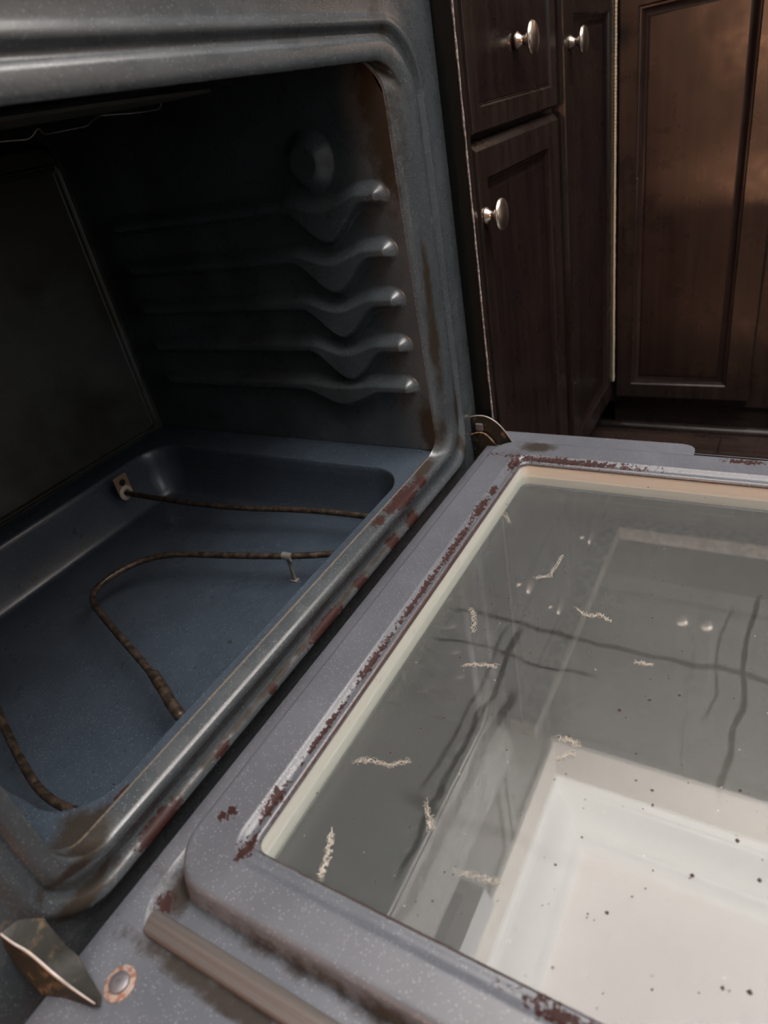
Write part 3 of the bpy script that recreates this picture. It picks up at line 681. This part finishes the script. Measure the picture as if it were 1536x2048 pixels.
# left bracket, in front of the lens
ARC = smooth_path([(-.5929, .004, .000), (-.5922, -.006, -.0085), (-.5905, -.015, -.0168), (-.5902, -.030, -.0288), (-.5897, -.045, -.0340), (-.5886, -.058, -.0395)], 6)
top = [Vector(p) for p in ((-.5796, .001, -.0032), (-.5713, .001, -.0040), (-.5763, -.020, -.0308), (-.5763, -.030, -.0339), (-.5837, -.056, -.0417))]
V = [tuple(p) for p in ARC]; nA = len(ARC)
topS = [(-.5796, .001, -.0032), (-.5713, .001, -.0040), (-.5745, -.010, -.0185), (-.5763, -.020, -.0308), (-.5763, -.030, -.0339), (-.5800, -.043, -.038), (-.5837, -.056, -.0417), (-.5880, -.060, -.0415)]
def lerp_list(L, n):
    L = [Vector(p) for p in L]; out = []
    for i in range(n):
        t = i / (n - 1) * (len(L) - 1); k_ = min(int(t), len(L) - 2); out.append(L[k_].lerp(L[k_ + 1], t - k_))
    return out
T_ = lerp_list(topS, nA)
V += [tuple(p) for p in T_] + [(p[0], p[1] + .0004, p[2] - .002) for p in ARC] + [(p.x, p.y + .0004, p.z - .002) for p in T_]
F = []
for i in range(nA - 1):
    F += [(i, i + 1, nA + i + 1, nA + i), (2 * nA + i, 3 * nA + i, 3 * nA + i + 1, 2 * nA + i + 1), (i, 2 * nA + i, 2 * nA + i + 1, i + 1), (nA + i, nA + i + 1, 3 * nA + i + 1, 3 * nA + i)]
F += [(0, nA, 3 * nA, 2 * nA), (nA - 1, 3 * nA - 1, 4 * nA - 1, 2 * nA - 1)]
hl = mesh('hinge_bracket', V, F, HINGE, ov, True, 30)
MB().tube(ARC, [.0004 + .0006 * math.sin(PI * i / (nA - 1)) for i in range(nA)], 8).build('bracket_edge', STEEL, hl)
L_ = lerp_list([(-.5947, .002, -.0062), (-.598, -.005, -.0312), (-.5996, -.020, -.0441), (-.5943, -.035, -.0438), (-.5899, -.056, -.0420)], nA)
V = [(p[0], p[1], p[2] - .0006) for p in ARC] + [tuple(p) for p in L_]
V += [(x + .0003, y + .001, z - .0015) for x, y, z in V]
F = []
for i in range(nA - 1):
    F += [(nA + i, nA + i + 1, i + 1, i), (2 * nA + i, 2 * nA + i + 1, 3 * nA + i + 1, 3 * nA + i), (i, i + 1, 2 * nA + i + 1, 2 * nA + i), (nA + i, 3 * nA + i, 3 * nA + i + 1, nA + i + 1)]
mesh('hinge_arm', V, F, HINGE, hl, True, 30)
MB().tube([(-.5713, .001, -.0040), (-.5796, .001, -.0028)], .0007, 6).build('bracket_edge', STEEL, hl)

# ------------------------------------------------------------------ oven door (lying open)
def dm(a, b, c): return (a, b, c)
WX0, WX1, WY0, WY1 = -.478, .050, -.425, -.0895
PX0, PX1, PY0, PY1 = -.5165, .099, -.500, -.0420
def off(o_, z, r, far=None):
    return dict(a0=WX0 - o_, a1=WX1 + (far if far is not None else o_), b0=WY0 - o_, b1=WY1 + o_, c=z, r=r, f=dm)
def plug(o_, z, r): return dict(a0=PX0 - o_, a1=PX1 + o_, b0=PY0 - o_, b1=PY1 + o_ * .8, c=z, r=r, f=dm)
rg = [off(0, -.0375, .010), off(-.0004, -.0355, .010), off(.0002, -.0340, .010), off(.0015, -.0330, .011), off(.0032, -.0328, .012), off(.0048, -.0336, .013), off(.0075, -.0338, .015),
      off(.0100, -.0328, .018), off(.0120, -.0310, .020), off(.0135, -.0301, .022), off(.0150, -.0300, .023), off(.0165, -.0302, .024),
      plug(-.0060, -.0302, .030), plug(-.0035, -.0303, .032), plug(-.0015, -.0312, .034), plug(0, -.0330, .035), plug(.0012, -.0360, .036), plug(.0025, -.0400, .037), plug(.0040, -.0435, .038), plug(.0060, -.0465, .040),
      dict(a0=-.5255, a1=.107, b0=-.52, b1=-.0365, c=(-.047, -.047, -.0455, -.047), r=.040, f=dm),
      dict(a0=-.5560, a1=.110, b0=-.535, b1=-.0362, c=(-.047, -.045, -.0450, -.048), r=(.02, .03, .045, .02), f=dm),
      dict(a0=-.5580, a1=.111, b0=-.540, b1=-.0355, c=(-.046, -.045, -.0449, -.0465), r=(.02, .03, .047, .02), f=dm),
      dict(a0=-.5600, a1=.112, b0=-.545, b1=-.0345, c=(-.045, -.045, -.0449, -.0450), r=(.02, .02, .048, .02), f=dm),
      dict(a0=-.6640, a1=.1145, b0=-.600, b1=-.0225, c=-.0450, r=(.006, .004, .004, .006), f=dm),
      dict(a0=-.6650, a1=.1155, b0=-.601, b1=-.0215, c=-.0460, r=(.006, .004, .004, .006), f=dm),
      dict(a0=-.6650, a1=.1155, b0=-.601, b1=-.0215, c=-.0620, r=(.006, .004, .004, .006), f=dm)]
dl = ring_surface('oven_door', rg, ENDOOR, ov, arc=16, auto=75)
dl['label'] = 'open oven door with a wide dirty window'
# side flange on the far side, ends in a round corner
fp = fillet([Vector(p) for p in ((.112, -.030, -.0452), (.1445, -.030, -.0452), (.1445, -.272, -.0452), (.112, -.272, -.0452))], [0, .004, .020, 0], 8)
MB().prism([tuple(p) for p in fp], (0, 0, .0022)).build('side_flange', ENDOOR, dl, True, 40)
MB().box(-.664, .1405, -.62, -.030, -.095, -.0640, .003).build('door_skin', BLACKTRIM, dl, False)
MB().box(.1385, .1450, -.62, -.262, -.0560, -.0520, .0008).build('door_trim', BLACKTRIM, dl, False)
# cream frame round the window well
cr = [off(.004, -.0360, .012), off(.0006, -.0362, .010), off(.0006, -.0380, .010), off(.0006, -.0790, .010), off(-.02, -.0795, .01)]
ring_surface('window_well', cr, CREAM, dl, arc=10, auto=40)['label'] = 'cream enamel sides of the window well'
MB().box(WX0 - .0008, WX1 + .0008, WY0 - .0008, WY1 + .0008, -.0535, -.0500).build('window_pane', GLASS1, dl, False)
MB().box(WX0 + .001, WX1 - .001, WY0 + .001, WY1 - .001, -.0695, -.0665).build('window_pane', GLASS2, dl, False)
MB().box(WX0 - .02, WX1 + .02, WY0 - .02, WY1 + .02, -.0838, -.0800).build('outer_pane', OUTG, dl, False)
# gasket strip in the groove on the near side
gp = [(-.0088, -.0475), (-.0086, -.0445), (-.0074, -.0424), (-.0058, -.0416), (-.0040, -.0420), (-.0020, -.0408), (.0010, -.0398), (.0040, -.0394), (.0068, -.0396), (.0084, -.0410), (.0090, -.0475)]
V = []
for y in (-.0500, -.0520, -.30, -.52):
    sc = .85 if y == -.05 else 1
    for a, z in gp: V.append((-.5405 + a * .80 * sc, y, -.0475 + (z + .0475) * sc))
n = len(gp); F = []
for i in range(3):
    for q in range(n - 1): F.append((i * n + q, i * n + q + 1, (i + 1) * n + q + 1, (i + 1) * n + q))
F.append(tuple(range(n)))
mesh('gasket', V, F, GASK, dl, True, 50)
# screw with washer ring
sc = MB().lathe([(.0, 0), (.0098, 0), (.0098, .0007), (.0085, .0011), (.0, .0011)], (-.5740, -.0600, -.0450), (0, 0, 1), 28).build('washer', WASH, dl)
sc.scale = (1, 1, 1)
MB().lathe([(0, 0), (.0062, 0), (.0060, .0016), (.0050, .0022), (.0016, .0023), (.0012, .0014), (0, .0014)], (-.5740, -.0600, -.0440), (0, 0, 1), 20).build('screw', SCREWM, dl)

# lint and fibres lying on the glass
FIB = plain('lint', (0.45, 0.41, 0.35), 0.9)
fib = [[(-0.3106, -0.2416), (-0.311, -0.2491), (-0.3121, -0.2584)], [(-0.3875, -0.1084), (-0.3806, -0.1199), (-0.3787, -0.1363), (-0.3693, -0.1484)], [(-0.438, -0.1229), (-0.4493, -0.1282), (-0.4622, -0.1327), (-0.4705, -0.1342)],
       [(-0.3962, -0.1742), (-0.4066, -0.1831), (-0.4129, -0.1869)], [(-0.1976, -0.1267), (-0.2098, -0.1343), (-0.2268, -0.1399)], [(-0.1697, -0.2151), (-0.1773, -0.2283), (-0.1728, -0.238), (-0.1766, -0.2475)],
       [(-0.2682, -0.1471), (-0.2633, -0.1611), (-0.2595, -0.1753)], [(-0.1394, -0.1654), (-0.1311, -0.1801), (-0.097, -0.1823)], [(-0.0331, -0.0947), (-0.0549, -0.1116)],
       [(-0.4322, -0.2137), (-0.429, -0.2287), (-0.4272, -0.2427)], [(-0.2196, -0.2772), (-0.2169, -0.29)], [(-0.3306, -0.2458), (-0.3195, -0.2569)]]
mb = MB(); R = random.Random(11)
for i, L in enumerate(fib):
    reps = 6
    for q in range(reps):
        L2 = [(x + R.uniform(-.002, .002), y + R.uniform(-.002, .002)) for x, y in L]
        if q == 0: L2 = L
        P_ = []
        for (x0, y0), (x1, y1) in zip(L2[:-1], L2[1:]):
            for t in range(9):
                u = t / 9; ph = (i * 7 + q) * 1.3 + t; P_.append(Vector((x0 + (x1 - x0) * u + .0016 * math.sin(ph * 1.7) + R.uniform(-.001, .001), y0 + (y1 - y0) * u + .0016 * math.cos(ph * 1.3) + R.uniform(-.001, .001), -.0497 + R.uniform(0, .0004))))
        P_.append(Vector((*L2[-1], -.0497)))
        s0 = R.randint(0, 3) if q else 0
        rad = .00022 if (i == 2 and q < 3) else .00009
        mb.tube(smooth_path(P_[s0:], 2), rad, 5)
tag(mb.build('lint', FIB, None), 'pale lint fibres scattered on the oven door glass', 'lint', kind='stuff')
# crumbs
mb = MB(); R = random.Random(5)
def crumb(x, y, z, s_):
    V = []; n0 = [(0, 0, 1), (1, 0, 0), (0, 1, 0), (-1, 0, 0), (0, -1, 0), (0, 0, -.3)]
    for a in n0: V.append((x + a[0] * s_ * R.uniform(.6, 1.3), y + a[1] * s_ * R.uniform(.6, 1.3), z + a[2] * s_ * .5))
    mb.add(V, [(0, 1, 2), (0, 2, 3), (0, 3, 4), (0, 4, 1), (5, 2, 1), (5, 3, 2), (5, 4, 3), (5, 1, 4)])
sp = [(-0.1234, -0.1925), (-0.3242, -0.1564), (-0.3123, -0.181), (-0.1627, -0.2799), (-0.2542, -0.2952), (-0.242, -0.3142), (-0.3407, -0.3131), (-0.3298, -0.3111), (-0.3095, -0.3607), (-0.3454, -0.3627), (-0.4182, -0.3031), (-0.428, -0.3763), (-0.4313, -0.3641), (-0.3775, -0.3422), (-0.2711, -0.2771), (-0.3658, -0.3762)]
for x, y in sp: crumb(x, y, -.0497, R.uniform(.0011, .0017))
for _ in range(170):
    x = R.uniform(-.47, .04); y = R.uniform(-.40, -.10); crumb(x, y, -.0498, R.uniform(.0004, .0009))
for _ in range(60): crumb(R.gauss(-.16, .03), R.gauss(-.16, .02), -.0498, R.uniform(.0003, .0009))
tag(mb.build('crumb', plain('burnt_crumb', (0.03, 0.012, 0.010), .6), None, False), 'dark burnt crumbs speckled over the oven door glass', 'crumbs', kind='stuff')
mb = MB()
for _ in range(70):
    x = R.uniform(-.50, -.14); y = R.uniform(.04, .25)
    crumb(x, y, -.0695, R.uniform(.0004, .0011))
for x, y in ((-.245, .12), (-.30, .10), (-.25, .17), (-.16, .11)): crumb(x, y, -.0692, .002)
tag(mb.build('crumb', plain('black_crumb', (0.008, 0.008, 0.008), .6), None, False), 'black crumbs on the recessed oven floor under the element', 'crumbs', kind='stuff')
